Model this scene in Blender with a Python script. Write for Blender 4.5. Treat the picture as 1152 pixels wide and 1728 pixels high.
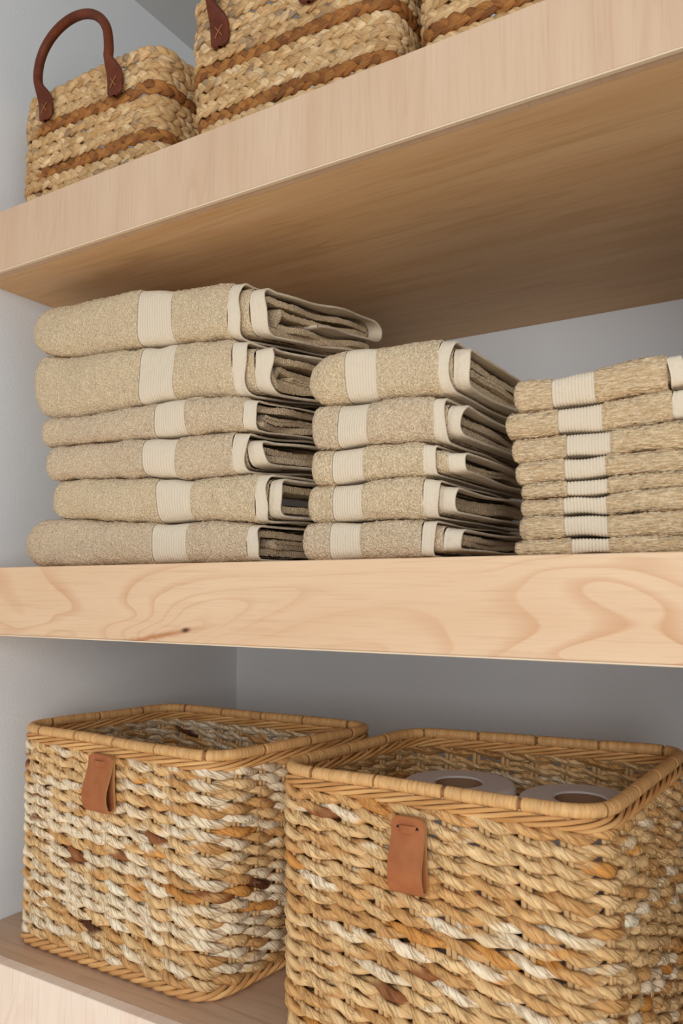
import bpy, math, random
import numpy as np
from mathutils import Matrix, Vector

for o in list(bpy.data.objects):
    bpy.data.objects.remove(o)
SC = bpy.context.scene
COL = SC.collection

# ------------------------------------------------------------------ camera, light, exposure
cam_d = bpy.data.cameras.new('camera')
cam_d.sensor_fit = 'VERTICAL'; cam_d.sensor_height = 36.0; cam_d.sensor_width = 24.0
cam_d.lens = 36.0 * 1321.51 / 1728.0
cam_d.clip_start = 0.02
cam = bpy.data.objects.new('camera', cam_d); COL.objects.link(cam)
_r = Vector((0.85769667, 0.51415433, -0.00132274)); _u = Vector((0.05126814, -0.08296357, 0.99523295)); _f = Vector((-0.51159359, 0.8536758, 0.09751732))
cam.matrix_world = Matrix(((_r.x, _u.x, -_f.x, 0.77437957), (_r.y, _u.y, -_f.y, -0.50729531), (_r.z, _u.z, -_f.z, -0.02199219), (0, 0, 0, 1)))
SC.camera = cam
cam_d.dof.use_dof = True; cam_d.dof.focus_distance = 0.72; cam_d.dof.aperture_fstop = 13.0

world = bpy.data.worlds.new('room_light'); SC.world = world; world.use_nodes = True
bg = world.node_tree.nodes['Background']
bg.inputs[0].default_value = (0.78, 0.89, 1.0, 1); bg.inputs[1].default_value = 0.63

def area(name, loc, target, sx, sy, power, col):
    d = bpy.data.lights.new(name, 'AREA'); d.shape = 'RECTANGLE'; d.size = sx; d.size_y = sy
    d.energy = power; d.color = col
    o = bpy.data.objects.new(name, d); COL.objects.link(o); o.location = loc
    o.rotation_euler = (Vector(target) - Vector(loc)).to_track_quat('-Z', 'Y').to_euler()
    return o
area('window_daylight', (1.20, -1.65, 0.05), (0.2, 0.05, -0.12), 0.9, 1.1, 19.5, (1.0, 0.985, 0.96))
# added spot on the floor before the shelves; its bounce brightens their undersides
sd = bpy.data.lights.new('floor_bounce_spot', 'SPOT'); sd.energy = 900.0; sd.spot_size = math.radians(22); sd.spot_blend = 0.3; sd.shadow_soft_size = 0.05; sd.color = (1.0, 0.93, 0.84)
so = bpy.data.objects.new('floor_bounce_spot', sd); COL.objects.link(so); so.location = (1.6, -2.6, 1.6)
so.rotation_euler = (Vector((0.2, -0.75, -1.1)) - Vector(so.location)).to_track_quat('-Z', 'Y').to_euler()

SC.view_settings.view_transform = 'Standard'; SC.view_settings.look = 'None'
SC.view_settings.gamma = 1.0; SC.view_settings.use_curve_mapping = False
SC.view_settings.exposure = 0.0

# ------------------------------------------------------------------ layout (metres; z=0 is the top of the middle shelf)
D = 0.4676                    # depth of the niche
XR = 0.78                     # right side of the niche
TOP_T, TOP_B = 0.3852, 0.3177
MID_B = -0.0675
LOW_T, LOW_B = -0.3787, -0.4462
CEIL = 0.8006
# ------------------------------------------------------------------ helpers
rng = np.random.default_rng(7)

def link_mesh(name, V, F, mat, parent=None, uv=None, col=None, smooth=True):
    """V (n,3), F (m,4) quads; uv and col are per vertex"""
    V = np.asarray(V, np.float32); F = np.asarray(F, np.int32)
    me = bpy.data.meshes.new(name)
    me.vertices.add(len(V)); me.vertices.foreach_set('co', V.ravel())
    k = F.shape[1]
    me.loops.add(F.size); me.loops.foreach_set('vertex_index', F.ravel())
    me.polygons.add(len(F))
    me.polygons.foreach_set('loop_start', np.arange(0, F.size, k, dtype=np.int32))
    me.polygons.foreach_set('loop_total', np.full(len(F), k, np.int32))
    me.polygons.foreach_set('use_smooth', np.full(len(F), smooth, bool))
    if uv is not None:
        l = me.uv_layers.new(name='UVMap'); l.data.foreach_set('uv', np.asarray(uv, np.float32)[F.ravel()].ravel())
    if col is not None:
        c = np.ones((len(V), 4), np.float32); c[:, :3] = col
        a = me.color_attributes.new('fibre', 'FLOAT_COLOR', 'POINT'); a.data.foreach_set('color', c.ravel())
    me.update(calc_edges=True); me.validate()
    if mat: me.materials.append(mat)
    o = bpy.data.objects.new(name, me); COL.objects.link(o)
    if parent: o.parent = parent
    return o

class MB:
    """collects grids into one mesh"""
    def __init__(s): s.V = []; s.F = []; s.U = []; s.C = []; s.n = 0
    def grid(s, P, uv=None, col=None, cu=False, cv=False, flip=False):
        P = np.asarray(P, float); a, b = P.shape[:2]
        idx = np.arange(a * b).reshape(a, b) + s.n
        i = np.vstack([idx, idx[:1]]) if cu else idx
        i = np.hstack([i, i[:, :1]]) if cv else i
        f = np.stack([i[:-1, :-1], i[1:, :-1], i[1:, 1:], i[:-1, 1:]], -1).reshape(-1, 4)
        if flip: f = f[:, ::-1]
        s.V.append(P.reshape(-1, 3)); s.F.append(f); s.n += a * b
        s.U.append(np.zeros((a * b, 2)) if uv is None else np.asarray(uv).reshape(-1, 2))
        s.C.append(np.ones((a * b, 3)) * .5 if col is None else np.broadcast_to(col, (a, b, 3)).reshape(-1, 3))
    def box(s, a, b, bev=0.0):
        (x0, y0, z0), (x1, y1, z1) = a, b
        e = bev
        # rings along z with bevelled rims
        def ring(z, i): return [(x0 + i + (e if 0 else 0), y0 + i, z), (x1 - i, y0 + i, z), (x1 - i, y1 - i, z), (x0 + i, y1 - i, z)]
        rs = [ring(z0, e), ring(z0 + e, 0), ring(z1 - e, 0), ring(z1, e)] if e else [ring(z0, 0), ring(z1, 0)]
        n0 = s.n; s.grid(np.array(rs), cv=True, flip=True)
        m = s.n
        s.F.append(np.array([[n0, n0 + 3, n0 + 2, n0 + 1], [m - 4, m - 3, m - 2, m - 1]]))
    def build(s, name, mat, parent=None, smooth=True, attr=True):
        return link_mesh(name, np.vstack(s.V), np.vstack(s.F), mat, parent, np.vstack(s.U), np.vstack(s.C) if attr else None, smooth)

def tag(o, label, cat, group=None):
    o['label'] = label; o['category'] = cat
    if group: o['group'] = group
    return o
def thing(name, label, cat, loc=(0, 0, 0), group=None):
    o = bpy.data.objects.new(name, None); o.empty_display_size = 0.02; COL.objects.link(o); o.location = loc
    return tag(o, label, cat, group)
def structure(o): o['kind'] = 'structure'; return o

def wave2(seed, lx, ly, n=5):
    """smooth pseudo noise in two directions, about -1..1; lx, ly are the typical wavelengths"""
    r = np.random.default_rng(seed)
    k = [(r.uniform(.5, 1.6) * 2 * math.pi / lx * r.choice([-1, 1]), r.uniform(.3, 1.5) * 2 * math.pi / ly, r.uniform(0, 6.28)) for _ in range(n)]
    return lambda a, b: sum(np.sin(kx * a + ky * b + p) for kx, ky, p in k) / math.sqrt(n) * .9

# ------------------------------------------------------------------ materials
class NT:
    def __init__(s, name, rough=.6):
        s.m = bpy.data.materials.new(name); s.m.use_nodes = True; s.t = s.m.node_tree
        s.b = s.t.nodes['Principled BSDF']; s.b.inputs['Roughness'].default_value = rough
        s.b.inputs['Specular IOR Level'].default_value = .25
    def n(s, kind, **kw):
        x = s.t.nodes.new(kind)
        for k, v in kw.items():
            if k in x.inputs.keys(): x.inputs[k].default_value = v
            else: setattr(x, k, v)
        return x
    def l(s, a, b): s.t.links.new(a, b)
    def coords(s, scale=(1, 1, 1), rot=(0, 0, 0), kind='Object', loc=(0, 0, 0)):
        tc = s.n('ShaderNodeTexCoord'); mp = s.n('ShaderNodeMapping')
        mp.inputs['Scale'].default_value = scale; mp.inputs['Rotation'].default_value = rot; mp.inputs['Location'].default_value = loc
        s.l(tc.outputs[kind], mp.inputs[0]); return mp.outputs[0]
    def noise(s, vec, scale, detail=3, rough=.55, dist=0.0):
        x = s.n('ShaderNodeTexNoise'); x.inputs['Scale'].default_value = scale; x.inputs['Detail'].default_value = detail
        x.inputs['Roughness'].default_value = rough; x.inputs['Distortion'].default_value = dist
        s.l(vec, x.inputs['Vector']); return x.outputs['Fac']
    def ramp(s, fac, stops, interp='LINEAR'):
        x = s.n('ShaderNodeValToRGB'); cr = x.color_ramp; cr.interpolation = interp
        while len(cr.elements) < len(stops): cr.elements.new(.5)
        for e, (p, c) in zip(cr.elements, stops): e.position = p; e.color = (*c, 1) if len(c) == 3 else c
        s.l(fac, x.inputs[0]); return x.outputs[0]
    def math(s, op, a, b=None, c=None):
        x = s.n('ShaderNodeMath', operation=op)
        for i, v in enumerate((a, b, c)):
            if v is None: continue
            if isinstance(v, (int, float)): x.inputs[i].default_value = v
            else: s.l(v, x.inputs[i])
        return x.outputs[0]
    def mix(s, f, a, b, mode='MIX'):
        x = s.n('ShaderNodeMix', data_type='RGBA', blend_type=mode)
        for sock, v in ((x.inputs[0], f), (x.inputs[6], a), (x.inputs[7], b)):
            if isinstance(v, (int, float)): sock.default_value = v
            elif isinstance(v, tuple): sock.default_value = (*v, 1)
            else: s.l(v, sock)
        return x.outputs[2]
    def bump(s, h, strength, dist, prev=None):
        x = s.n('ShaderNodeBump'); x.inputs['Strength'].default_value = strength; x.inputs['Distance'].default_value = dist
        s.l(h, x.inputs['Height'])
        if prev: s.l(prev, x.inputs['Normal'])
        return x.outputs[0]
    def done(s, col=None, nrm=None):
        if col is not None:
            if isinstance(col, tuple): s.b.inputs['Base Color'].default_value = (*col, 1)
            else: s.l(col, s.b.inputs['Base Color'])
        if nrm is not None: s.l(nrm, s.b.inputs['Normal'])
        return s.m

def srgb(r, g, b):
    f = lambda c: (c / 255 / 12.92) if c / 255 <= .04045 else ((c / 255 + .055) / 1.055) ** 2.4
    return (f(r), f(g), f(b))

def paint(name, col):
    t = NT(name, .75); v = t.coords()
    a = t.noise(v, 260, 2); b = t.noise(v, 18, 3)
    c = t.mix(b, tuple(x * .985 for x in col), col)
    return t.done(c, t.bump(a, .25, .0008))

def maple(name, light, mid, line, scale, bands=9.0, knot=None, lines=1.0, fine=(1, 1, 1), rough=.5):
    """scale stretches the figure: small value along the grain"""
    t = NT(name, rough); v = t.coords(scale=scale)
    base = t.noise(v, 1.0, 2, .45, .6)
    if knot:
        def blob(c, s_):
            mp = t.n('ShaderNodeMapping'); mp.vector_type = 'POINT'; t.l(t.coords(), mp.inputs[0])
            sub = t.n('ShaderNodeVectorMath', operation='SUBTRACT'); t.l(mp.outputs[0], sub.inputs[0]); sub.inputs[1].default_value = c
            rot = t.n('ShaderNodeVectorRotate', rotation_type='Y_AXIS'); t.l(sub.outputs[0], rot.inputs['Vector']); rot.inputs['Angle'].default_value = .165
            wv = t.n('ShaderNodeTexNoise'); wv.inputs['Scale'].default_value = 70; t.l(rot.outputs[0], wv.inputs['Vector'])
            ws = t.n('ShaderNodeVectorMath', operation='MULTIPLY_ADD'); t.l(wv.outputs['Color'], ws.inputs[0]); ws.inputs[1].default_value = (.004, 0, .003); t.l(rot.outputs[0], ws.inputs[2])
            mul = t.n('ShaderNodeVectorMath', operation='MULTIPLY'); t.l(ws.outputs[0], mul.inputs[0]); mul.inputs[1].default_value = s_
            ln = t.n('ShaderNodeVectorMath', operation='LENGTH'); t.l(mul.outputs[0], ln.inputs[0])
            return t.math('POWER', 2.718, t.math('MULTIPLY', ln.outputs['Value'], -1.0))
        kf = blob(knot, (14, 5, 48)); streak = blob((knot[0] - .035, 0, knot[2] - .0065), (24, 3, 520)); core = blob(knot, (220, 3, 560))
        base = t.math('ADD', base, t.math('MULTIPLY', kf, .55))
    s = t.math('FRACT', t.math('MULTIPLY', base, bands))
    lin = t.ramp(s, [(0, (.1, .1, .1)), (.62, (.0, .0, .0)), (.95, (1, 1, 1)), (1, (.1, .1, .1))])
    fib = t.noise(t.coords(scale=fine), 1.0, 4, .65)
    cl = t.noise(t.coords(scale=tuple(x * 1.6 for x in scale)), 1.0, 3)
    c = t.mix(t.ramp(cl, [(.3, (0, 0, 0)), (.7, (1, 1, 1))]), light, mid)
    big = t.ramp(t.noise(t.coords(scale=tuple(x * .7 for x in scale), loc=(3, 1, 2)), 1.0, 2), [(.38, (0, 0, 0)), (.66, (1, 1, 1))])
    amt = t.math('MULTIPLY', t.math('MULTIPLY', lin, big), lines)
    c = t.mix(amt, c, line)
    c = t.mix(t.math('MULTIPLY', t.ramp(fib, [(.5, (0, 0, 0)), (.75, (1, 1, 1))]), .32), c, tuple(x * .8 for x in line))
    if knot:
        c = t.mix(t.ramp(streak, [(.12, (0, 0, 0)), (.6, (.8, .8, .8))]), c, srgb(176, 112, 62))
        c = t.mix(t.ramp(core, [(.2, (0, 0, 0)), (.6, (1, 1, 1))]), c, (.11, .045, .025))
    return t.done(c, t.bump(fib, .12, .0004))

def terry(name, a, b, rib=False):
    t = NT(name, .95)
    t.b.inputs['Sheen Weight'].default_value = .08; t.b.inputs['Sheen Roughness'].default_value = .6
    if rib:
        v = t.coords(scale=(.30, 1, 1.5)); sc = 520
    else:
        v = t.coords(scale=(1, 1, 1)); sc = 620
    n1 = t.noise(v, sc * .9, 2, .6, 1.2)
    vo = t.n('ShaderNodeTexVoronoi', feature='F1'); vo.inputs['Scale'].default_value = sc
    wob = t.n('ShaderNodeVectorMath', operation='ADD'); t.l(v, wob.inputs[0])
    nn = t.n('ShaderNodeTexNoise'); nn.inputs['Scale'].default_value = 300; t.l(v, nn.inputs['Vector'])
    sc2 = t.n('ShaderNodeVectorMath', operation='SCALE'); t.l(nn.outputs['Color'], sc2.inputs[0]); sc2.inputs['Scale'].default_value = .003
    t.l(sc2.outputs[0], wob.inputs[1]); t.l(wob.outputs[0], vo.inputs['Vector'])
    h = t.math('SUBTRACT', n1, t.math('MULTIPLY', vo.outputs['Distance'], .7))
    c = t.mix(t.ramp(h, [(.0, (0, 0, 0)), (.27, (1, 1, 1))]), b, a)  # b darkens the crevices between loops: shade put into the colour
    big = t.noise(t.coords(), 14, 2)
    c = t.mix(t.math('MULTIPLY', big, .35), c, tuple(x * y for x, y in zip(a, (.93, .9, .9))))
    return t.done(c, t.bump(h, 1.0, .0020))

def flatweave(name, a, ribs=0):
    t = NT(name, .85); v = t.coords(scale=(1, 1, 1))
    pk = t.noise(v, 130, 2)
    f = t.noise(v, 900, 2)
    c = t.mix(f, tuple(x * .9 for x in a), a)
    return t.done(c, t.bump(f, .5, .0005, t.bump(pk, .6, .0022)))

def fibre_mat(name, stretch=(40, 260), ang=-.5, rough=.55, bumpd=.0012, dark=.6, crease=1.0):
    """plant fibre: the strand's own colour, with fibres and creases running obliquely round it (uv in metres)"""
    t = NT(name, rough); v = t.coords(kind='UV')
    a = t.n('ShaderNodeAttribute', attribute_name='fibre')
    def lay(an, sx, sy, det):
        m0 = t.n('ShaderNodeMapping'); t.l(v, m0.inputs[0]); m0.inputs['Rotation'].default_value = (0, 0, an)
        m1 = t.n('ShaderNodeMapping'); t.l(m0.outputs[0], m1.inputs[0]); m1.inputs['Scale'].default_value = (sx, sy, 1)
        return t.noise(m1.outputs[0], 1.0, det, .6)
    s1 = lay(ang, stretch[0], stretch[1], 3)
    s2 = lay(ang * .7, stretch[0] * 2.2, stretch[1] * 4, 3)
    s3 = lay(ang * 1.2, stretch[0] * .9, stretch[1] * .55, 2)
    cr = t.ramp(t.math('ABSOLUTE', t.math('SUBTRACT', s3, .5)), [(0, (0, 0, 0)), (.035, (1, 1, 1))])
    s = t.math('ADD', t.math('MULTIPLY', s1, .6), t.math('MULTIPLY', s2, .4))
    mul = t.mix(1.0, a.outputs['Color'], t.ramp(s, [(.34, (dark, dark * .76, dark * .5)), (.52, (1, .97, .93)), (.66, (1.12, 1.1, 1.06))]), 'MULTIPLY')
    mul = t.mix(t.math('MULTIPLY', t.math('SUBTRACT', 1.0, cr), .5 * crease), mul, (.30, .16, .07), 'MIX')  # creases tinted dark brown, their shade carried by the colour
    hgt = t.math('ADD', s, t.math('MULTIPLY', cr, .25 * crease))
    return t.done(mul, t.bump(hgt, .9, bumpd))

def leather(name, col, d2):
    t = NT(name, .55); v = t.coords()
    a = t.noise(v, 900, 3); b = t.noise(v, 60, 3)
    c = t.mix(t.ramp(b, [(.3, (0, 0, 0)), (.7, (1, 1, 1))]), col, d2)
    return t.done(c, t.bump(a, .35, .0004))

def plain(name, col, rough=.7, bs=None):
    t = NT(name, rough)
    if bs:
        a = t.noise(t.coords(), bs, 3); return t.done(t.mix(a, tuple(x * .9 for x in col), col), t.bump(a, .3, .0005))
    return t.done(col)

M = {}
M['wall'] = paint('wall_paint', srgb(230, 231, 232))
M['floor'] = maple('pale_floor', srgb(214, 196, 172), srgb(204, 184, 158), srgb(180, 150, 120), (2, 20, 4), 6, lines=.4, fine=(12, 300, 60))
M['ceil'] = paint('ceiling_paint', srgb(205, 205, 203))
M['f_top'] = maple('maple_upright_grain', srgb(216, 186, 156), srgb(206, 172, 142), srgb(196, 152, 118), (16, 4, 2.2), 5, lines=.35, fine=(420, 30, 14))
M['f_mid'] = maple('maple_cathedral_grain', srgb(228, 195, 160), srgb(220, 183, 147), srgb(200, 148, 106), (2.4, 4, 13), 12, knot=(0.318, 0, .0125), lines=.8, fine=(14, 30, 420))
M['f_low'] = maple('maple_pale_upright_grain', srgb(242, 224, 206), srgb(236, 214, 194), srgb(218, 176, 152), (20, 4, 4), 8, lines=.5, fine=(420, 30, 14))
M['board'] = maple('maple_board', srgb(224, 186, 142), srgb(212, 168, 120), srgb(176, 124, 76), (2.2, 26, 4), 6, lines=.4, fine=(12, 300, 60))
M['board_low'] = maple('maple_board_brown', srgb(210, 178, 150), srgb(200, 166, 136), srgb(160, 120, 90), (2.2, 22, 4), 6, lines=.4, fine=(12, 300, 60))
M['edge'] = plain('maple_edge', srgb(236, 212, 182), .5, 300)
TA, TB = srgb(243, 219, 181), srgb(216, 184, 140)
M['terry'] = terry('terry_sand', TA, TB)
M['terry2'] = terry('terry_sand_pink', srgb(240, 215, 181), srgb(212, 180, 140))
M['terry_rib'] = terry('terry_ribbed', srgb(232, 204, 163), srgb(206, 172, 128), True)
M['hem'] = flatweave('hem_weave', srgb(226, 209, 184))
M['band'] = flatweave('band_weave', srgb(222, 205, 180))
M['rope'] = fibre_mat('banana_leaf_rope', (45, 300), -.5, .55, .0015, .55, 1.2)
M['cane'] = fibre_mat('rattan_cane', (30, 500), 0, .5, .0006, .8, .0)
M['wrap'] = fibre_mat('rattan_wrap', (500, 40), 0, .5, .0008, .8, .0)
M['braid'] = fibre_mat('seagrass_braid', (50, 420), -.3, .65, .0010, .62, .7)
M['tan'] = leather('tan_leather', srgb(170, 104, 62), srgb(154, 88, 50))
M['tan_edge'] = plain('leather_edge', srgb(186, 138, 88), .7, 400)
M['brown'] = leather('brown_leather', srgb(112, 54, 26), srgb(88, 38, 18))
M['thread'] = plain('waxed_thread', srgb(150, 96, 56), .5)
M['hole'] = plain('painted_hole_shade', (.02, .012, .008), .9)  # near-black colour for the shade inside the lace holes
M['paper'] = plain('tissue_paper', srgb(226, 220, 220), .9, 350)
M['card'] = plain('cardboard_core', srgb(150, 118, 92), .9, 350)

# ------------------------------------------------------------------ room shell
def slab(name, a, b, mat):
    m = MB(); m.box(a, b); return structure(m.build(name, M[mat], None, False, False))
slab('wall_left', (-0.05, -0.25, -1.1), (0, D + .05, CEIL + .05), 'wall')
slab('wall_back', (0, D, -1.1), (XR, D + .05, CEIL + .05), 'wall')
slab('wall_right', (XR, -0.02, -1.1), (XR + .05, D + .05, CEIL + .05), 'wall')
slab('wall_front', (XR + .05, -0.02, -1.1), (3.2, 0.05, 1.4), 'wall')
slab('ceiling', (0, -0.25, CEIL), (XR + .05, D, CEIL + .05), 'ceil')
slab('floor', (-1.6, -2.4, -1.15), (2.4, D + .05, -1.1), 'floor')

# ------------------------------------------------------------------ shelves
def shelf(label, z0, z1, face, board):
    t = thing('wall_shelf', label, 'shelf', (0, 0, z0), 'maple shelves built into the niche')
    H = z1 - z0; e = .004
    m = MB(); m.box((.0005, .0, .0), (XR - .0005, .012, H), .0006); m.build('front_panel', M[face], t, False, False)
    m = MB(); m.box((.0005, -.0006, -.0012), (XR - .0005, .0035, .0), .0003); m.build('edge_strip', M['edge'], t, False, False)
    m = MB(); m.box((.0005, .012, .0), (XR - .0005, D - .0005, H), 0); m.build('board', M[board], t, False, False)
    return t
shelf('pale maple top shelf with an upright-grain front, carrying the braided handled baskets', TOP_B, TOP_T, 'f_top', 'board')
shelf('maple middle shelf with a knot in its front, carrying the folded towels', MID_B, 0, 'f_mid', 'board')
shelf('maple bottom shelf with a pale front, carrying the two big rope baskets', LOW_B, LOW_T, 'f_low', 'board_low')

# ------------------------------------------------------------------ towels
def path_u(yf, d, ay, fine=.0016, curl=False, p=2.9, lift=0.0):
    """outline seen from the side, z as a fraction -1..1 of the half height; returns y, zfrac, normals built later"""
    pts = []
    yb = np.concatenate([np.linspace(d, yf + .05, max(3, int((d - yf - .05) / .006))), np.linspace(yf + .05, yf + ay, int((.05 - ay) / .0022))[1:-1]])
    for y in yb: pts.append((y, -1.0))
    n = 26
    for i in range(n + 1):
        th = -math.pi / 2 + math.pi * i / n
        c, s_ = math.cos(th), math.sin(th)
        pts.append((yf + ay - ay * abs(c) ** (2 / p), math.copysign(abs(s_) ** (2 / p), s_)))
    for y in yb[::-1]: pts.append((y, 1.0))
    if curl:
        pts = pts[:-2]
        yc = pts[-1][0]
        for i in range(1, 13):
            th = math.pi / 2 - math.pi * i / 12
            pts.append((yc + .022 * math.cos(th), .38 + .62 * math.sin(th)))
        for y in np.linspace(yc - .004, yf + .4 * (d - yf), 12): pts.append((y, -.24 + .1 * (yc - y) / (d - yf)))
    return np.array(pts)

def layer(mb, zb, zt, xs, ind, yf, d, ay, t, inset, seed, left, curl=False, tilt=0.0, fuzz=0.0, wob=.0016, cap=True, xe_wave=.0015, mode='both', g0=0.0, sy=0):
    """one thickness of cloth folded into a U and run along x; ind(x) sinks the outer face (bands, hems)"""
    pu = path_u(yf, d, ay, curl=curl)
    n = len(pu)
    B, T = zb(xs), zt(xs)
    w1 = wave2(seed, .11, .16); w2 = wave2(seed + 50, .05, .07); w3 = wave2(sy + 90, .16, .12)
    L0, rx, yk = left
    u = np.clip((L0 + rx - xs) / rx, 0, 1)
    g = (1 - u ** 2.3) ** (1 / 2.3)
    g = np.maximum(g, g0)
    hh = (T - B) / 2 - inset; zc = (T + B) / 2
    hh = np.maximum(hh, .0022) * g
    tt = np.minimum(t, hh * .9 + .0004)
    Y = pu[:, 0][:, None] + (1 - g)[None] * yk + 0 * xs[None]
    Z = zc[None] + pu[:, 1][:, None] * hh[None]
    depthf = np.clip((Y - yf) / .12, 0, 1)
    Y = Y + .0022 * w3(xs[None] + 0 * Y, Z * 1.0 + 0 * Y) 
    Z = Z + tilt * np.maximum(Y - yf - .02, 0) * np.clip((xs[None] - L0) / .2, .3, 1) + wob * depthf * w1(xs[None] + 0 * Y, Y) + .0006 * w2(xs[None] + 0 * Y, Z)
    # in-plane normals
    dy = np.gradient(Y, axis=0); dz = np.gradient(Z, axis=0); l = np.sqrt(dy ** 2 + dz ** 2) + 1e-9
    ny, nz = -(-dz / l), -(dy / l)          # to the left of travel back->front->top, i.e. outward
    ny, nz = dz / l, -dy / l
    # outward check: on the front the outward normal points to -y
    k = np.argmin(pu[:, 0]); 
    if np.mean(ny[k]) > 0: ny, nz = -ny, -nz
    s_ = ind(xs)[None]
    fz = rng.normal(0, 1, Y.shape) * fuzz * (s_ < .0002)
    o = -s_ + fz
    iin = tt[None] - .3 * s_ + rng.normal(0, 1, Y.shape) * fuzz * .5
    X = xs[None] + xe_wave * np.clip((xs[None] - xs[-1] + .05) / .05, 0, 1) * w1(Z * 2, Y)
    outer = np.stack([X, Y + ny * o, Z + nz * o], -1)
    inner = np.stack([X, Y - ny * iin, Z - nz * iin], -1)
    ring = np.concatenate([outer, inner[::-1]], 0)
    mb.grid(ring, cu=True)
    if cap:
        e0 = outer[:, -1]; e1 = inner[:, -1]
        mid0 = e0 * .8 + e1 * .2 + np.array([.0008, 0, 0]); mid1 = e0 * .2 + e1 * .8 + np.array([.0008, 0, 0])
        mb.grid(np.stack([e0, mid0, mid1, e1], 1))
    return ring

def curve(pts):
    px, pz = np.array(pts).T
    def f(x):
        # smoothed piecewise-linear
        return sum(np.interp(x + dx, px, pz) for dx in (-.012, -.006, 0, .006, .012)) / 5
    return f

def towel(i, name, label, cat, group, x0, ztp, zbp, hems, band, terry_m, D0, yf, rx, tilt, seed, ribp, curl=False, rows=4, yk=.013, xr_force=None):
    zt = curve(ztp) if not callable(ztp) else ztp
    zb = curve(zbp) if zbp is not None else (lambda x: 0 * x + .0008)
    zt_ = lambda x: zt(x) - .0005
    h0, h1, i0, i1 = hems
    root = thing(name, label, cat, (0, 0, 0), group)
    b0, b1 = band
    bi = .0007; hi = .0011
    left = (x0, rx, yk)
    mid = float(np.mean(zt_(np.linspace(x0, h1, 9)) - zb(np.linspace(x0, h1, 9))))
    ay = min(.016, mid * .36)
    t = .0050 if mid > .035 else .0042
    t = min(t, mid * .2)
    kw = dict(yf=yf, d=D0, ay=ay, t=t, inset=0, seed=seed, left=left, curl=curl, tilt=tilt, sy=seed)
    sm = lambda x, a: np.clip(1 - np.abs(x - a) / .0016, 0, 1)
    def ind_body(x): return np.where(x < (b0 + b1) / 2, bi * sm(x, b0), np.where(x < b1 + .0017, bi * sm(x, b1), hi * sm(x, h0)))
    mb = MB()
    xs1 = np.unique(np.concatenate([x0 + .0019 * np.linspace(0, 1, 5) ** 2, np.arange(x0 + .0038, b0 - .002, .0019), [b0 - .0016, b0 - .0008, b0]]))
    layer(mb, zb, zt_, xs1, ind_body, fuzz=.00042, cap=False, xe_wave=0, **kw)
    xs2 = np.unique(np.concatenate([[b1, b1 + .0008, b1 + .0016], np.arange(b1 + .002, h0 - .0016, .0019), [h0 - .0016, h0 - .0008, h0]]))
    layer(mb, zb, zt_, xs2, ind_body, fuzz=.00042, cap=False, xe_wave=0, **kw)
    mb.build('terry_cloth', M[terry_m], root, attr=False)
    mb = MB(); n = int((b1 - b0) / ribp)
    xs = np.linspace(b0, b1, n * 6 + 1)
    layer(mb, zb, zt_, xs, lambda x: bi - .0002 + .0003 * (1 + np.cos((x - b0) / (b1 - b0) * n * 2 * math.pi)), cap=False, xe_wave=0, **kw)
    mb.build('woven_band', M['band'], root, attr=False)
    mb = MB(); kh = dict(kw); kh['t'] = t * .62
    layer(mb, zb, zt_, np.linspace(h0, h1, 12), lambda x: hi + 0 * x - .0003 * np.exp(-((x - h1) / .0015) ** 2) + .0005 * np.exp(-((x - h0 - .0012) / .0006) ** 2), xe_wave=.0018, **kh)
    mb.build('hem', M['hem'], root, attr=False)
    xr = h1
    kin = dict(kw); kin.update(inset=t * 1.05, yf=yf + t * 1.1 + .0006, t=t, left=(x0 + .01, rx, yk), g0=.3)
    if i1:
        mb = MB(); kin['seed'] = seed + 1
        layer(mb, zb, zt_, np.arange(h0 - .01, i0, .0022), lambda x: 0 * x, fuzz=.0003, cap=False, xe_wave=0, **kin); mb.build('inner_terry', M[terry_m], root, attr=False)
        mb = MB(); kin['t'] = t * .62; layer(mb, zb, zt_, np.linspace(i0 - .001, i1, 12), lambda x: .0006 + .0005 * np.exp(-((x - i0 - .0014) / .0006) ** 2), xe_wave=.0022, **kin); mb.build('inner_hem', M['hem'], root, attr=False)
        xr = i1
    # folded-in layers seen end-on
    mb = MB(); inset = t * (2.2 if i1 else 1.15); y = yf + t * (2.4 if i1 else 1.4); q = 0
    r = random.Random(seed)
    while mid / 2 - inset > .0028 and q < rows:
        tt = min(.0058, (mid / 2 - inset) * .8)
        kk = dict(kw); kk.update(inset=inset + r.uniform(0, .0012), yf=y + r.uniform(.0, .012) * (q + .3), t=tt, seed=seed + 7 * q + 3, d=D0 - .008 * q - .004, ay=min(.012, max(.003, (mid / 2 - inset) * .8)), curl=False, g0=.4, left=(x0 + .012, rx, yk))
        layer(mb, zb, zt_, np.arange(max(x0 + .03, xr - .05), xr - r.uniform(.003, .009), .0022), lambda x: 0 * x, fuzz=.00035, wob=.0024, xe_wave=.004, **kk)
        inset += tt + .0012; y += tt + .004; q += 1
    if q: mb.build('folded_layers', M[terry_m], root, attr=False)
    return root

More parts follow.
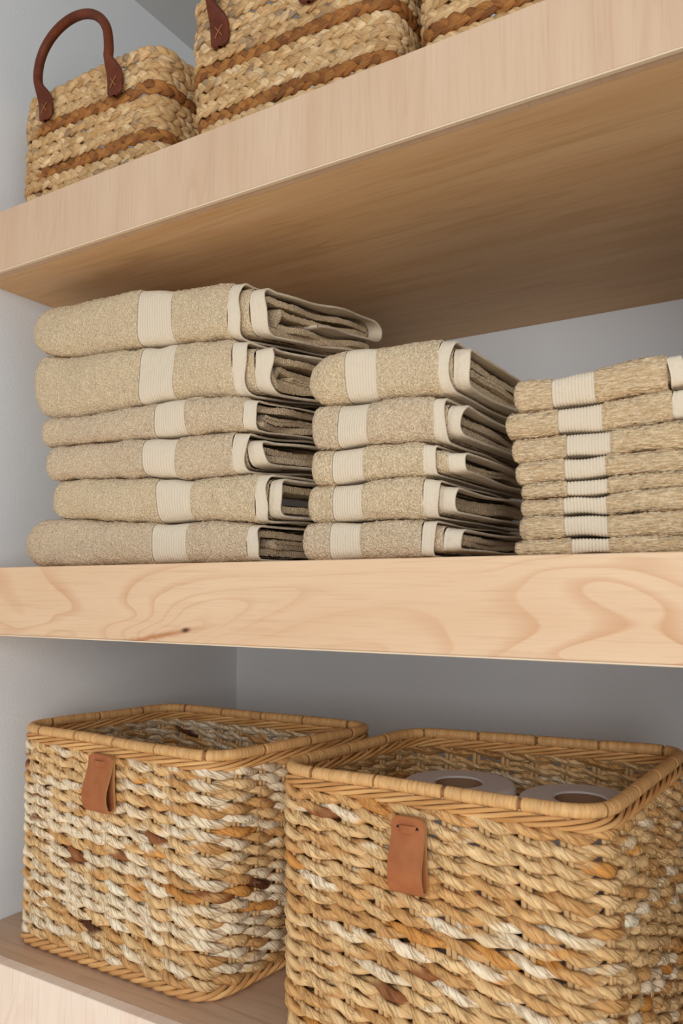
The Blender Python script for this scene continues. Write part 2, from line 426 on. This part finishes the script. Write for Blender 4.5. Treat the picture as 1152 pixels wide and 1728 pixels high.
# front outline of every towel: left end, top line (x, z), hems, band
STACK_A = [
    (0.0584, [(0.0604, 0.2774), (0.0874, 0.281), (0.1455, 0.2768), (0.2103, 0.2751), (0.2702, 0.2635), (0.326, 0.2588), (0.3666, 0.2525)], (0.3352, 0.3473, 0.357, 0.3716), (0.2219, 0.2655)) ,
    (0.0619, [(0.0627, 0.2358), (0.1073, 0.2216), (0.1749, 0.2166), (0.2394, 0.2134), (0.2715, 0.211), (0.3269, 0.2045), (0.3607, 0.1972)], (0.3409, 0.3548, 0.3627, 0.3777), (0.2251, 0.2696)) ,
    (0.0832, [(0.0766, 0.1602), (0.1106, 0.1551), (0.1774, 0.1547), (0.2457, 0.1558), (0.2912, 0.1552), (0.3278, 0.1505), (0.3561, 0.1474), (0.3774, 0.1415)], (0.3539, 0.3669, 0, 0), (0.2459, 0.2865)) ,
    (0.0907, [(0.0851, 0.1255), (0.1256, 0.1266), (0.2033, 0.1238), (0.2627, 0.1196), (0.3284, 0.1194), (0.3538, 0.1157), (0.3834, 0.1121)], (0.3411, 0.3569, 0.3575, 0.3729), (0.2357, 0.2756)) ,
    (0.0978, [(0.1056, 0.0898), (0.1406, 0.0903), (0.2479, 0.083), (0.2886, 0.0783), (0.3344, 0.0786), (0.378, 0.0789)], (0.3676, 0.3783, 0.379, 0.3889), (0.2522, 0.2952)) ,
    (0.0621, [(0.0937, 0.0514), (0.1555, 0.0478), (0.2423, 0.0404), (0.298, 0.039), (0.3284, 0.0392), (0.3658, 0.0344), (0.3785, 0.0328)], (0.3597, 0.3705, 0, 0), (0.2472, 0.2911)) ,
]
STACK_B = [
    (0.4194, [(0.4234, 0.1662), (0.4513, 0.1747), (0.4857, 0.1709), (0.4964, 0.1725), (0.5422, 0.1698), (0.5553, 0.1655)], (0.5403, 0.5504, 0.5509, 0.5613), (0.4582, 0.4849)) ,
    (0.4204, [(0.4282, 0.1305), (0.4658, 0.1271), (0.4865, 0.1281), (0.5167, 0.1266), (0.5307, 0.1262), (0.5468, 0.1232)], (0.5341, 0.5438, 0.5443, 0.5552), (0.4509, 0.4786)) ,
    (0.4217, [(0.4253, 0.0927), (0.4562, 0.0903), (0.4798, 0.0924), (0.4957, 0.0918), (0.5233, 0.0905), (0.5434, 0.0853)], (0.5258, 0.5351, 0.5447, 0.5574), (0.4458, 0.4739)) ,
    (0.4159, [(0.4225, 0.0643), (0.4455, 0.0619), (0.4705, 0.0621), (0.4955, 0.0645), (0.524, 0.0638), (0.5463, 0.0594)], (0.5255, 0.5372, 0.5377, 0.5505), (0.445, 0.4738)) ,
    (0.4137, [(0.4179, 0.0326), (0.4703, 0.0312), (0.4952, 0.0319), (0.526, 0.031), (0.5486, 0.0281)], (0.5232, 0.5324, 0.541, 0.5532), (0.443, 0.4707)) ,
]
STACK_C = [
    (0.5963, [(0.5985, 0.1256), (0.6256, 0.1262), (0.6526, 0.1265), (0.6811, 0.1297), (0.7001, 0.1311), (0.7094, 0.13)], (0.7005, 0.7093, 0, 0), (0.6248, 0.6542)) ,
    (0.5906, [(0.598, 0.103), (0.625, 0.1031), (0.6559, 0.1037), (0.6802, 0.1063), (0.7038, 0.1072)], (0.7025, 0.711, 0, 0), (0.6284, 0.6578)) ,
    (0.5939, [(0.5954, 0.0838), (0.6006, 0.0846), (0.6348, 0.0845), (0.665, 0.0842), (0.7076, 0.0857)], (0.7121, 0.719, 0, 0), (0.6336, 0.6631)) ,
    (0.5968, [(0.598, 0.0668), (0.6273, 0.0677), (0.6586, 0.067), (0.6929, 0.0683), (0.7069, 0.0677)], (0.7114, 0.7183, 0, 0), (0.6321, 0.6595)) ,
    (0.6007, [(0.5998, 0.0504), (0.6289, 0.0521), (0.6593, 0.0524), (0.6879, 0.053), (0.7063, 0.0535)], (0.7109, 0.7177, 0, 0), (0.6337, 0.6602)) ,
    (0.5992, [(0.6008, 0.0405), (0.6335, 0.0407), (0.6589, 0.0405), (0.6875, 0.0424), (0.7038, 0.0437)], (0.7105, 0.7174, 0, 0), (0.6304, 0.6593)) ,
    (0.5988, [(0.6005, 0.0283), (0.6311, 0.0285), (0.6534, 0.0266), (0.6822, 0.0283), (0.7053, 0.0286)], (0.7099, 0.7167, 0, 0), (0.6316, 0.6597)) ,
    (0.5947, [(0.6001, 0.0114), (0.6307, 0.0131), (0.6606, 0.0119), (0.6907, 0.0126), (0.7046, 0.0111)], (0.7095, 0.7163, 0, 0), (0.6352, 0.6601)) ,
]

ordA = ['thick bath towel topmost of the left stack, its curled end under the top shelf',
 'second bath towel from the top of the left stack, bulky with two white hems',
 'thin third bath towel from the top of the left stack, single hem showing',
 'fourth bath towel from the top of the left stack, third up from the shelf',
 'second bath towel from the bottom of the left stack, plump and evenly folded',
 'bottom bath towel of the left stack, reaching nearest to the left wall']
ordB = ['topmost folded hand towel of the middle stack, thick and sloping down behind',
 'second folded hand towel from the top of the middle stack',
 'folded hand towel halfway up the middle stack, terry showing between its two hems',
 'second folded hand towel from the bottom of the middle stack',
 'bottom folded hand towel of the middle stack, resting on the shelf']
ordC = ['topmost folded washcloth of the right stack', 'second washcloth from the top of the right stack, its left end sticking out',
 'third washcloth from the top of the right stack', 'fourth washcloth from the top of the right stack',
 'thin fifth washcloth from the top of the right stack', 'sixth washcloth from the top of the right stack, third up from the shelf',
 'second washcloth from the bottom of the right stack', 'bottom washcloth of the right stack, lying on the shelf']
def stack(S, labels, name, cat, group, terries, depth, rxs, tilts, seed, ribp, **kw):
    for i, (x0, top, hems, band) in enumerate(S):
        below = S[i + 1][1] if i + 1 < len(S) else None
        towel(i, name, 'sand ' + labels[i], cat, group, x0, top, below, hems, band, terries[i % len(terries)], depth, .026, rxs[i], tilts[i], seed + 31 * i, ribp, **{k: (v[i] if isinstance(v, (list, tuple)) else v) for k, v in kw.items()})
stack(STACK_A, ordA, 'bath_towel', 'towel', 'bath towels in the left stack', ['terry', 'terry', 'terry2', 'terry2', 'terry', 'terry2'], .245,
      [.026, .034, .014, .018, .018, .034], [.16, .13, .10, .08, .05, .02], 100, .0031, curl=[True, False, False, False, False, False], rows=4)
stack(STACK_B, ordB, 'hand_towel', 'towel', 'hand towels in the middle stack', ['terry', 'terry2', 'terry', 'terry', 'terry2'], .225,
      [.022, .010, .009, .010, .009], [.02, .01, .01, .005, .0], 400, .0023, rows=3)
stack(STACK_C, ordC, 'washcloth', 'towel', 'washcloths in the right stack', ['terry_rib'], .20,
      [.006] * 8, [0.] * 8, 700, .0021, rows=2, yk=.006)

# ------------------------------------------------------------------ baskets
def rounded_quad(c, r, n=10):
    """closed outline with rounded corners, counter-clockwise seen from above starting at the front left"""
    c = np.array(c, float); out = []
    for i in range(4):
        p, q, s_ = c[i - 1], c[i], c[(i + 1) % 4]
        a = q + (p - q) / np.linalg.norm(p - q) * r; b = q + (s_ - q) / np.linalg.norm(s_ - q) * r
        for k in range(n + 1):
            u = k / n
            out.append((1 - u) ** 2 * a + 2 * u * (1 - u) * q + u * u * b)
    return np.array(out)
class Wall:
    """basket wall: outline at the foot blending to the outline at the rim"""
    def __init__(s, base, top, r0, r1, z0, z1, n=600):
        s.z0, s.z1, s.n = z0, z1, n
        def res(P):
            Q = np.vstack([P, P[:1]]); d = np.concatenate([[0], np.cumsum(np.linalg.norm(np.diff(Q, axis=0), axis=1))])
            u = np.linspace(0, d[-1], n, endpoint=False)
            return np.stack([np.interp(u, d, Q[:, 0]), np.interp(u, d, Q[:, 1])], 1), d[-1]
        s.B, lb = res(rounded_quad(base, r0)); s.T, lt = res(rounded_quad(top, r1)); s.L = (lb + lt) / 2
    def at(s, frac, z):
        """frac, z arrays -> xy and outward normal"""
        f = (np.asarray(frac) % 1.0) * s.n; i = np.floor(f).astype(int) % s.n; j = (i + 1) % s.n; w = (f - np.floor(f))[..., None]
        k = np.clip((np.asarray(z) - s.z0) / (s.z1 - s.z0), -.1, 1.1)[..., None]
        b = s.B[i] * (1 - w) + s.B[j] * w; t = s.T[i] * (1 - w) + s.T[j] * w
        p = b * (1 - k) + t * k
        i2 = (i - 2) % s.n; j2 = (i + 3) % s.n
        d = (s.B[j2] - s.B[i2]) * (1 - k) + (s.T[j2] - s.T[i2]) * k
        d = d / np.linalg.norm(d, axis=-1, keepdims=True)
        return p, np.stack([d[..., 1], -d[..., 0]], -1)

def strand_tube(mb, C, N, ra, rz, colr, nv=10, twist=0.0, seed=0, closed=True, Lm=1.0, lump=.1, obl=0.0):
    """C (n,3) centre, N (n,3) outward; ra out radius, rz vertical radius (arrays); the uv seam lies on the inner side"""
    n = len(C); v = np.arange(nv) / nv * 2 * math.pi - math.pi
    T = np.roll(C, -1, 0) - np.roll(C, 1, 0)
    if not closed: T[0] = C[1] - C[0]; T[-1] = C[-1] - C[-2]
    T /= np.linalg.norm(T, axis=1, keepdims=True)
    A = N - (N * T).sum(1, keepdims=True) * T; A /= np.linalg.norm(A, axis=1, keepdims=True)
    B = np.cross(T, A)
    u = np.linspace(0, Lm, n)
    r = np.random.default_rng(seed)
    rr = 1.0
    if lump:
        rr = 0
        for q in range(4):
            rr = rr + np.sin(r.integers(1, 5) * v[None] + twist * r.uniform(.3, 1.3) * u[:, None] + r.uniform(0, 6.3))
        rr = 1 + lump * rr / 2 + lump * .6 * wave2(seed, .02, 1)(u, 0 * u)[:, None]
    P = C[:, None] + A[:, None] * (np.cos(v)[None, :, None] * (ra[:, None] * rr)[..., None]) + B[:, None] * (np.sin(v)[None, :, None] * (rz[:, None] * rr)[..., None])
    uv = np.stack([np.broadcast_to(u[:, None], (n, nv)), np.broadcast_to(v[None] * float(np.mean(rz)), (n, nv))], -1)
    if obl:
        sh = np.round(obl * np.sin(v) / (Lm / n)).astype(int)
        idx = (np.arange(n)[:, None] + sh[None]) % n
        cc = colr[idx]
    else: cc = np.broadcast_to(colr[:, None], (n, nv, 3))
    mb.grid(P, uv=uv, col=cc, cu=closed, cv=True)

CREAM, STRAW, TANF, GOLD, BRN, DRK = srgb(240, 222, 192), srgb(228, 192, 140), srgb(210, 162, 104), srgb(212, 150, 78), srgb(144, 88, 50), srgb(88, 48, 32)
def seg_colours(n, L, seed, palette, weights, mean=.045, jit=.08, soft=2):
    r = np.random.default_rng(seed); out = np.zeros((n, 3)); u = 0.0; pos = np.linspace(0, L, n)
    pal = np.array(palette)
    while u < L:
        s_ = max(.008, r.exponential(mean)); c = pal[r.choice(len(pal), p=weights)]
        if c[0] < .35: s_ = min(s_, .03)
        m = (pos >= u) & (pos < u + s_)
        out[m] = c * r.uniform(1 - jit, 1 + jit)
        u += s_
    for _ in range(soft):
        out = (np.roll(out, 1, 0) + out * 2 + np.roll(out, -1, 0)) / 4
    drift = wave2(seed + 4, .12, 1)(pos, 0 * pos)[:, None]
    out = out * (1 + drift * np.array([.05, .08, .13]))
    return np.clip(out, 0, .92)

def leather_tab(root, x, y, z, w, h, bulge, slope=0.0, lean=0.0, seed=0):
    """strap folded double, hanging against the basket front, laced near the top"""
    t = .0026
    prof = []
    for k in np.linspace(0, 1, 10): prof.append((0.0 - .0015 * math.sin(k * 3), -h * k))                       # back leaf downwards
    for k in np.linspace(0, math.pi, 9)[1:-1]: prof.append((-bulge * .42 * (1 - math.cos(k)), -h - bulge * .38 * math.sin(k)))
    for k in np.linspace(0, 1, 14): prof.append((-bulge * .84 * (1 - k ** 1.3) - .0032 * (k ** .6) - .0018 * math.sin(k * math.pi * 2) , -h + k * h))
    prof = np.array(prof); d = np.gradient(prof, axis=0); d /= np.linalg.norm(d, axis=1, keepdims=True); nn = np.stack([d[:, 1], -d[:, 0]], 1)
    def sheet(off, xx, r=0):
        P = prof + nn * off; k = -P[:, 1] / h
        return np.stack([x + xx + lean * k, y + P[:, 0] + slope * xx, z + P[:, 1]], -1)
    xs = np.linspace(-w / 2, w / 2, 9)
    mb = MB()
    def edge(xx): return .0  
    out = np.stack([sheet(t / 2, a) for a in xs], 1); inn = np.stack([sheet(-t / 2, a) for a in xs], 1)
    # round the two top corners of the front leaf
    for S in (out, inn):
        for j, a in enumerate(xs):
            e = abs(a) / (w / 2)
            S[-1, j, 2] -= .003 * max(0, e - .7) / .3; S[0, j, 2] -= .003 * max(0, e - .7) / .3
    mb.grid(out); mb.grid(inn, flip=True)
    tab = mb.build('leather_tab', M['tan'], root, attr=False)
    m2 = MB()
    for j in (0, -1):
        m2.grid(np.stack([out[:, j], inn[:, j]], 1), flip=(j == 0))
    m2.grid(np.stack([out[-1], inn[-1]], 1)); m2.grid(np.stack([out[0], inn[0]], 1), flip=True)
    m2.build('raw_edge', M['tan_edge'], tab, attr=False)
    # lace, with flat near-black discs painting the shade inside its two holes
    yl = lambda xx: y - .0032 - t / 2 + slope * xx
    zl = z - h * .17; lw = w * .26
    mb = MB(); n = 15; a = np.linspace(-1, 1, n)
    P = []
    for q in a:
        lift = .0022 * (1 - abs(q) ** 4)
        P.append([[x + q * lw + lean * .17, yl(q * lw) - lift, zl - .0026], [x + q * lw + lean * .17, yl(q * lw) - lift - .0008, zl], [x + q * lw + lean * .17, yl(q * lw) - lift, zl + .0026]])
    mb.grid(np.array(P)); P2 = np.array(P); P2[..., 1] += .0014; mb.grid(P2, flip=True)
    mb.grid(np.stack([np.array(P)[:, 0], P2[:, 0]], 1)); mb.grid(np.stack([np.array(P)[:, 2], P2[:, 2]], 1))
    mb.build('lace', M['tan'], tab, attr=False)
    for s_ in (-1, 1):
        m3 = MB(); cx = x + s_ * (lw + .0006) + lean * .17
        th = np.linspace(0, 2 * math.pi, 12, endpoint=False)
        R = [np.stack([cx + r_ * np.cos(th) * .9, 0 * th + yl(s_ * lw) - .00012 * (1 if r_ < .1 else 1), zl + r_ * np.sin(th) * 1.2], -1) for r_ in (.0017, .00002)]
        m3.grid(np.array(R), cv=True); m3.build('lace_hole_shade', M['hole'], tab, attr=False)
    return tab

def rope_basket(label, base, top, z0, z1, palette, weights, seed, tabargs, pitch=.0101, gap=.0275, jit=.0006, zamp=.0027, thick=1.0):
    root = thing('rope_basket', label, 'basket', (0, 0, 0), 'large twisted-rope storage baskets')
    W = Wall(base, top, .030, .034, z0, z1)
    L = W.L; ns = int(round(L / gap)); ns += ns % 2; g = 1.0 / ns
    zr1 = z1 - .020; rows = int((zr1 - z0 - .012) / pitch) + 1
    mb = MB(); n = int(L / .0017)
    s_ = np.arange(n) / n
    for r in range(rows):
        zr = z0 + .013 + r * (zr1 - z0 - .013) / (rows - 1)
        env = np.clip(np.minimum(s_, 1 - s_) * 30, 0, 1)
        wz = (wave2(seed + r, .5, 1)(s_ * L, 0 * s_) * jit + wave2(seed + r + 500, .08, 1)(s_ * L, 0 * s_) * jit * .8) * env
        wr = wave2(seed + r + 900, .07, 1)(s_ * L, 0 * s_) * env
        wp = wave2(seed + r + 700, .15, 1)(s_ * L, 0 * s_) * env
        ph0 = rng.uniform(-.5, .5)
        for k in range(2):
            ph = math.pi * s_ / g + k * math.pi + ph0 + .45 * wp
            zz = zr + wz - zamp * np.sin(ph)
            p, nn = W.at(s_, zz)
            o = .0036 * np.cos(ph) + .0004 * wr
            C = np.column_stack([p + nn * o[:, None], zz]); N = np.column_stack([nn, 0 * s_])
            fat = .5 + .5 * np.cos(ph)
            own = wave2(seed + r * 2 + k + 1300, .05, 1)(s_ * L, 0 * s_) * env
            ra = .0024 + .0010 * fat + .0002 * own; rz = (.0030 + .0014 * fat + .00045 * own) * thick
            col = seg_colours(n, L, seed * 13 + r * 7 + k, palette, weights, .06, .07, 4)
            strand_tube(mb, C, N, ra, rz, col, 12, 420, seed + r * 2 + k, True, L, .13, .006)
    wall = mb.build('woven_wall', M['rope'], root)
    # stakes: pairs of thin canes
    mb = MB(); zz = np.linspace(z0 + .004, z1 - .004, 40)
    for q in range(ns):
        for e in (-.0022, .0022):
            sf = (q + .0) * g + e / L + 0 * zz
            p, nn = W.at(sf, zz); 
            C = np.column_stack([p, zz]); N = np.column_stack([nn, 0 * zz])
            col = np.ones((40, 3)) * np.array(srgb(214, 178, 128)) * rng.uniform(.85, 1.05)
            strand_tube(mb, C, N, np.full(40, .0017), np.full(40, .0021), col, 7, 0, q, False, .2, 0)
    mb.build('stakes', M['cane'], root)
    # thin cane twining under the rim and at the foot
    def twine(zc, zh, out, rad, cnt, per, name, cols):
        mb = MB(); n = int(L / .003); s2 = np.arange(n) / n
        cyc = max(2, round(L / per))
        for k in range(cnt):
            ph = 2 * math.pi * (cyc * s2 + k / cnt)
            z = zc + zh * np.sin(ph); p, nn = W.at(s2, z)
            C = np.column_stack([p + nn * (out * np.cos(ph))[:, None], z]); N = np.column_stack([nn, 0 * s2])
            col = seg_colours(n, L, seed + 77 + k, cols, [.5, .5], .1)
            strand_tube(mb, C, N, np.full(n, rad), np.full(n, rad * 1.15), col, 8, 0, k, True, L, .05)
        mb.build(name, M['cane'], root)
    cc = [srgb(218, 172, 114), srgb(204, 154, 98)]
    twine(z1 - .0130, .0036, .0050, .0015, 6, .120, 'cane_border', cc)
    twine(z0 + .0048, .0034, .0062, .0021, 5, .075, 'cane_foot', cc)
    # wrapped rim
    mb = MB(); n = int(L / .0010); s2 = np.arange(n) / n
    z = np.full(n, z1 - .0042) + .0006 * wave2(seed + 5, .2, 1)(s2 * L, 0 * s2); p, nn = W.at(s2, z)
    C = np.column_stack([p, z]); N = np.column_stack([nn, 0 * s2])
    wrapn = round(L / .0036); saw = (s2 * wrapn) % 1.0
    rad = .0048 * (1 + .05 * np.sin(saw * math.pi))
    idx = np.floor(s2 * wrapn).astype(int); rr = np.random.default_rng(seed).uniform(.86, 1.04, wrapn + 1)
    col = np.array(srgb(220, 176, 120))[None] * rr[idx][:, None]
    q = (s2 * ns * .5) % 1.0; nick = (q > .955)
    rad = np.where(nick, rad * .72, rad); col = np.where(nick[:, None], col * np.array([.45, .35, .3]), col)
    strand_tube(mb, C, N, rad, rad, col, 14, 0, 3, True, L, .0)
    mb.build('rim', M['wrap'], root)
    # flat woven bottom
    mb = MB(); P, nn = W.at(np.arange(120) / 120, np.full(120, z0 + .004)); c = P.mean(0)
    rings = [np.column_stack([c + (P - c) * k, np.full(120, z0 + .004)]) for k in (.985, .6, .2, .01)]
    mb.grid(np.array(rings), cv=True, col=np.array(srgb(190, 150, 100))); 
    mb.grid(np.array(rings) - np.array([0, 0, .0025]), cv=True, col=np.array(srgb(190, 150, 100)), flip=True)
    mb.build('woven_base', M['cane'], root)
    leather_tab(root, *tabargs)
    return root

zL = LOW_T + .0006
ins = .006
rope_basket('large empty cream rope-weave basket on the bottom shelf beside the left wall',
    [(.056, .044), (.308, .043), (.338, .232), (.084, .228)], [(.037, .052), (.321, .034), (.370, .240), (.075, .240)], zL, -.1645,
    [CREAM, STRAW, TANF, GOLD, BRN, DRK], [.50, .27, .12, .06, .035, .015], 11, (.184, .0345, -.179, .033, .046, .0125, -.06, .002), thick=.95)
rope_basket('large honey rope-weave basket on the bottom shelf holding the white paper rolls',
    [(.398, .025), (.650, .022), (.666, .25), (.418, .235)], [(.390, .031), (.650, .023), (.670, .264), (.418, .236)], zL, -.1632,
    [CREAM, STRAW, TANF, GOLD, BRN], [.12, .56, .26, .05, .01], 23, (.5175, .0165, -.1845, .026, .0465, .0110, 0.0, .0005), .0103, .0285, thick=.90)

# paper rolls
def roll(x, y, ztop, h, label):
    R, r = .0505, .0200
    root = thing('toilet_roll', label, 'toilet roll', (x, y, ztop - h), 'paper rolls in the right basket')
    th = np.linspace(0, 2 * math.pi, 72, endpoint=False)
    prof = [(r + .0012, 0), (R - .002, 0), (R, .002), (R, h - .003), (R - .001, h - .001), (R - .003, h)] + [(R - .003 - k * (R - r - .0045) / 14, h + (.00035 if k % 2 else -.0002)) for k in range(1, 14)] + [(r + .0012, h - .0002), (r + .0012, 0)]
    mb = MB(); w = wave2(int(x * 1000), 3, 1)
    mb.grid(np.array([np.stack([(a * (1 + .006 * w(th, 0 * th) * (a > .03))) * np.cos(th), (a * (1 + .006 * w(th, 0 * th) * (a > .03))) * np.sin(th), 0 * th + b], -1) for a, b in prof]), cv=True, flip=True)
    mb.build('paper', M['paper'], root, attr=False)
    mb = MB(); pr = [(r + .001, .0006), (r + .001, h - .0012), (r - .0002, h - .0012), (r - .0002, .0006), (r + .001, .0006)]
    mb.grid(np.array([np.stack([a * np.cos(th) * (1 - .04 * np.sin(2 * th)), a * np.sin(th) * (1 + .04 * np.sin(2 * th)), 0 * th + b], -1) for a, b in pr]), cv=True, flip=True)
    mb.build('cardboard_core', M['card'], root, attr=False)
hb = (-.195 - (zL + .0052)) / 2
for x, nm in ((.492, 'left'), (.600, 'right')):
    other = 'standing towards the middle of the shelf' if nm == 'left' else 'standing against the right side of the basket'
    roll(x, .168, -.195, hb - .0003, f'white paper roll lying uppermost on the {nm} inside the right-hand rope basket')
    roll(x, .168, -.195 - hb, hb - .0003, f'white paper roll underneath the {nm} uppermost roll, deep inside the right-hand basket')

# braided baskets on the top shelf
BS = [srgb(216, 180, 132), srgb(204, 166, 116), srgb(226, 196, 152), srgb(190, 152, 106), srgb(164, 138, 108)]
BW = [.36, .26, .18, .14, .06]
ACC = [srgb(158, 102, 50), srgb(172, 116, 58), srgb(134, 84, 42)]
def braided_basket(label, quad, ztop, pitch, period, seed, accents, handle):
    root = thing('braided_basket', label, 'basket', (0, 0, 0), 'braided seagrass baskets with leather handles on the top shelf')
    z0 = TOP_T + .0004
    q = np.array(quad); c = q.mean(0); q0 = c + (q - c) * .985
    W = Wall(q0, q, .026, .026, z0, ztop); L = W.L
    turns = (ztop - z0) / pitch - 1
    n = int(turns * L / .0026); tt = np.linspace(0, turns, n)
    # the coil starts and ends at the back
    f0 = .62
    z = z0 + pitch * .5 + pitch * tt
    s_ = f0 - tt
    arc = tt * L
    for nm in ('braid',):
        mb = MB()
        A = pitch * .27
        for k in range(3):
            ph = 2 * math.pi * (arc / period + k / 3.0) + .5 * wave2(seed + k, .12, 1)(arc, 0 * arc)
            zz = z + A * np.sin(ph)
            p, nn = W.at(s_, zz)
            j = wave2(seed + 9 + k, .03, 1)(arc, 0 * arc)
            o = .0012 * np.sin(2 * ph) + .0004 * j + .0018 * wave2(seed + 40, .3, .08)(arc, z)
            C = np.column_stack([p + nn * o[:, None], zz]); N = np.column_stack([nn, 0 * arc])
            col = seg_colours(n, arc[-1], seed * 5 + k, BS, BW, .018, .12)
            for a0, a1 in accents:
                m = (tt > a0) & (tt < a1)
                col[m] = seg_colours(int(m.sum()), (a1 - a0) * L, seed + 3 + k, ACC, [.4, .3, .3], .03, .15)
            mm = (np.abs(np.cos(ph)))
            strand_tube(mb, C, N, .0017 + .0004 * mm + .0002 * j, pitch * .325 + .0004 * j, col, 10, 500, seed + k, False, arc[-1], .10, .003)
        mb.build('braided_wall', M['braid'], root)
    mb = MB(); P, nn = W.at(np.arange(100) / 100, np.full(100, z0 + .004)); cc = P.mean(0)
    rings = [np.column_stack([cc + (P - cc) * k, np.full(100, z0 + .002)]) for k in (.98, .5, .01)]
    mb.grid(np.array(rings), cv=True, col=np.array(BS[1])); mb.grid(np.array(rings) + np.array([0, 0, .003]), cv=True, col=np.array(BS[1]), flip=True)
    mb.build('base', M['braid'], root)
    # handle: rolled leather arch ending in flat tongues stitched to the front
    xl, xr, zlug, zarch, yy, drop = handle
    zb2 = zlug - drop
    cx, hw = (xl - .006 + xr - .004) / 2, (xr - xl + .002) / 2
    ctl = [(xl, zlug), (xl - .0005, zlug + .011), (xl - .002, zlug + .026), (xl - .0055, zlug + .040), (xl - .007, zlug + .052)]
    zc = zlug + .056; hz = zarch - zc
    ctl += [(cx - hw * math.cos(q), zc + hz * math.sin(q) - drop * q / 4) for q in np.linspace(.25, math.pi - .25, 9)]
    ctl += [(xr - .003, zb2 + .050), (xr - .0035, zb2 + .040), (xr - .001, zb2 + .026), (xr, zb2 + .011), (xr, zb2)]
    ctl = np.array(ctl)[:, :2]
    m = len(ctl); uu = np.linspace(0, m - 1, 120); P = []
    for u in uu:
        i = min(int(u), m - 2); f = u - i
        p0, p1, p2, p3 = ctl[max(i - 1, 0)], ctl[i], ctl[i + 1], ctl[min(i + 2, m - 1)]
        P.append(.5 * ((2 * p1) + (-p0 + p2) * f + (2 * p0 - 5 * p1 + 4 * p2 - p3) * f * f + (-p0 + 3 * p1 - 3 * p2 + p3) * f ** 3))
    P = np.array(P)
    d = np.gradient(P, axis=0); d /= np.linalg.norm(d, axis=1, keepdims=True)
    e = np.minimum(uu, m - 1 - uu)                       # distance from the nearer end, in control steps
    flat = np.clip(1 - (e - 1.6) / 1.6, 0, 1); flat = flat * flat * (3 - 2 * flat)
    wid = .0050 * (1 - flat) + .0112 * flat; thk = .0050 * (1 - flat) + .0022 * flat
    endr = np.clip(e / .75, 0, 1); wid = wid * np.sqrt(np.clip(1 - (1 - endr) ** 2, .02, 1))
    yc = yy - .0010 - thk - .004 * (1 - flat)
    nv = 14; v = np.arange(nv) / nv * 2 * math.pi
    side = np.stack([-d[:, 1], 0 * uu, d[:, 0]], -1)
    C = np.column_stack([P[:, 0], yc, P[:, 1]])
    G = C[:, None] + side[:, None] * (np.cos(v)[None, :, None] * wid[:, None, None]) + np.array([0, 1, 0])[None, None] * (np.sin(v)[None, :, None] * thk[:, None, None])
    mb = MB(); mb.grid(G, cv=True)
    h = mb.build('handle', M['brown'], root, attr=False)
    for xx, zg in ((xl, zlug), (xr, zb2)):
        for sgn in (-1, 1):
            mb = MB(); a = np.linspace(-1, 1, 9)
            C = np.column_stack([xx + a * .0042, yy - .0010 - .0046 - .0006 * (1 - a ** 2) + 0 * a, zg + .0140 + sgn * a * .0055])
            strand_tube(mb, C, np.tile([0, -1., 0], (9, 1)), np.full(9, .0006), np.full(9, .0006), np.ones((9, 3)), 6, 0, 1, False, .01, 0)
            mb.build('stitch', M['thread'], h, attr=False)
    return root
Q = lambda x0, x1, y0, y1: [(x0, y0), (x1, y0), (x1, y1), (x0, y1)]
# accent turns: (height above the shelf)/pitch measured on the front
braided_basket('small braided seagrass basket beside the left wall, its arched brown leather handle fully in view', Q(.024, .236, .034, .195), .541, .0128, .036, 61,
    [(2.585, 3.55), (6.585, 7.55)], (.074, .1815, .493, .594, .0305, .008))
braided_basket('braided seagrass basket in the middle of the top shelf, its brown handle cropped', Q(.275, .502, .034, .215), .560, .0122, .031, 62,
    [(1.9, 2.9), (5.9, 6.9)], (.3215, .4215, .486, .600, .0305, -.004))
braided_basket('braided seagrass basket rightmost on the top shelf, only its lower corner showing', Q(.519, .745, .034, .235), .565, .0124, .032, 63,
    [(1.9, 2.9), (5.9, 6.9)], (.575, .690, .490, .610, .0305, 0.0))
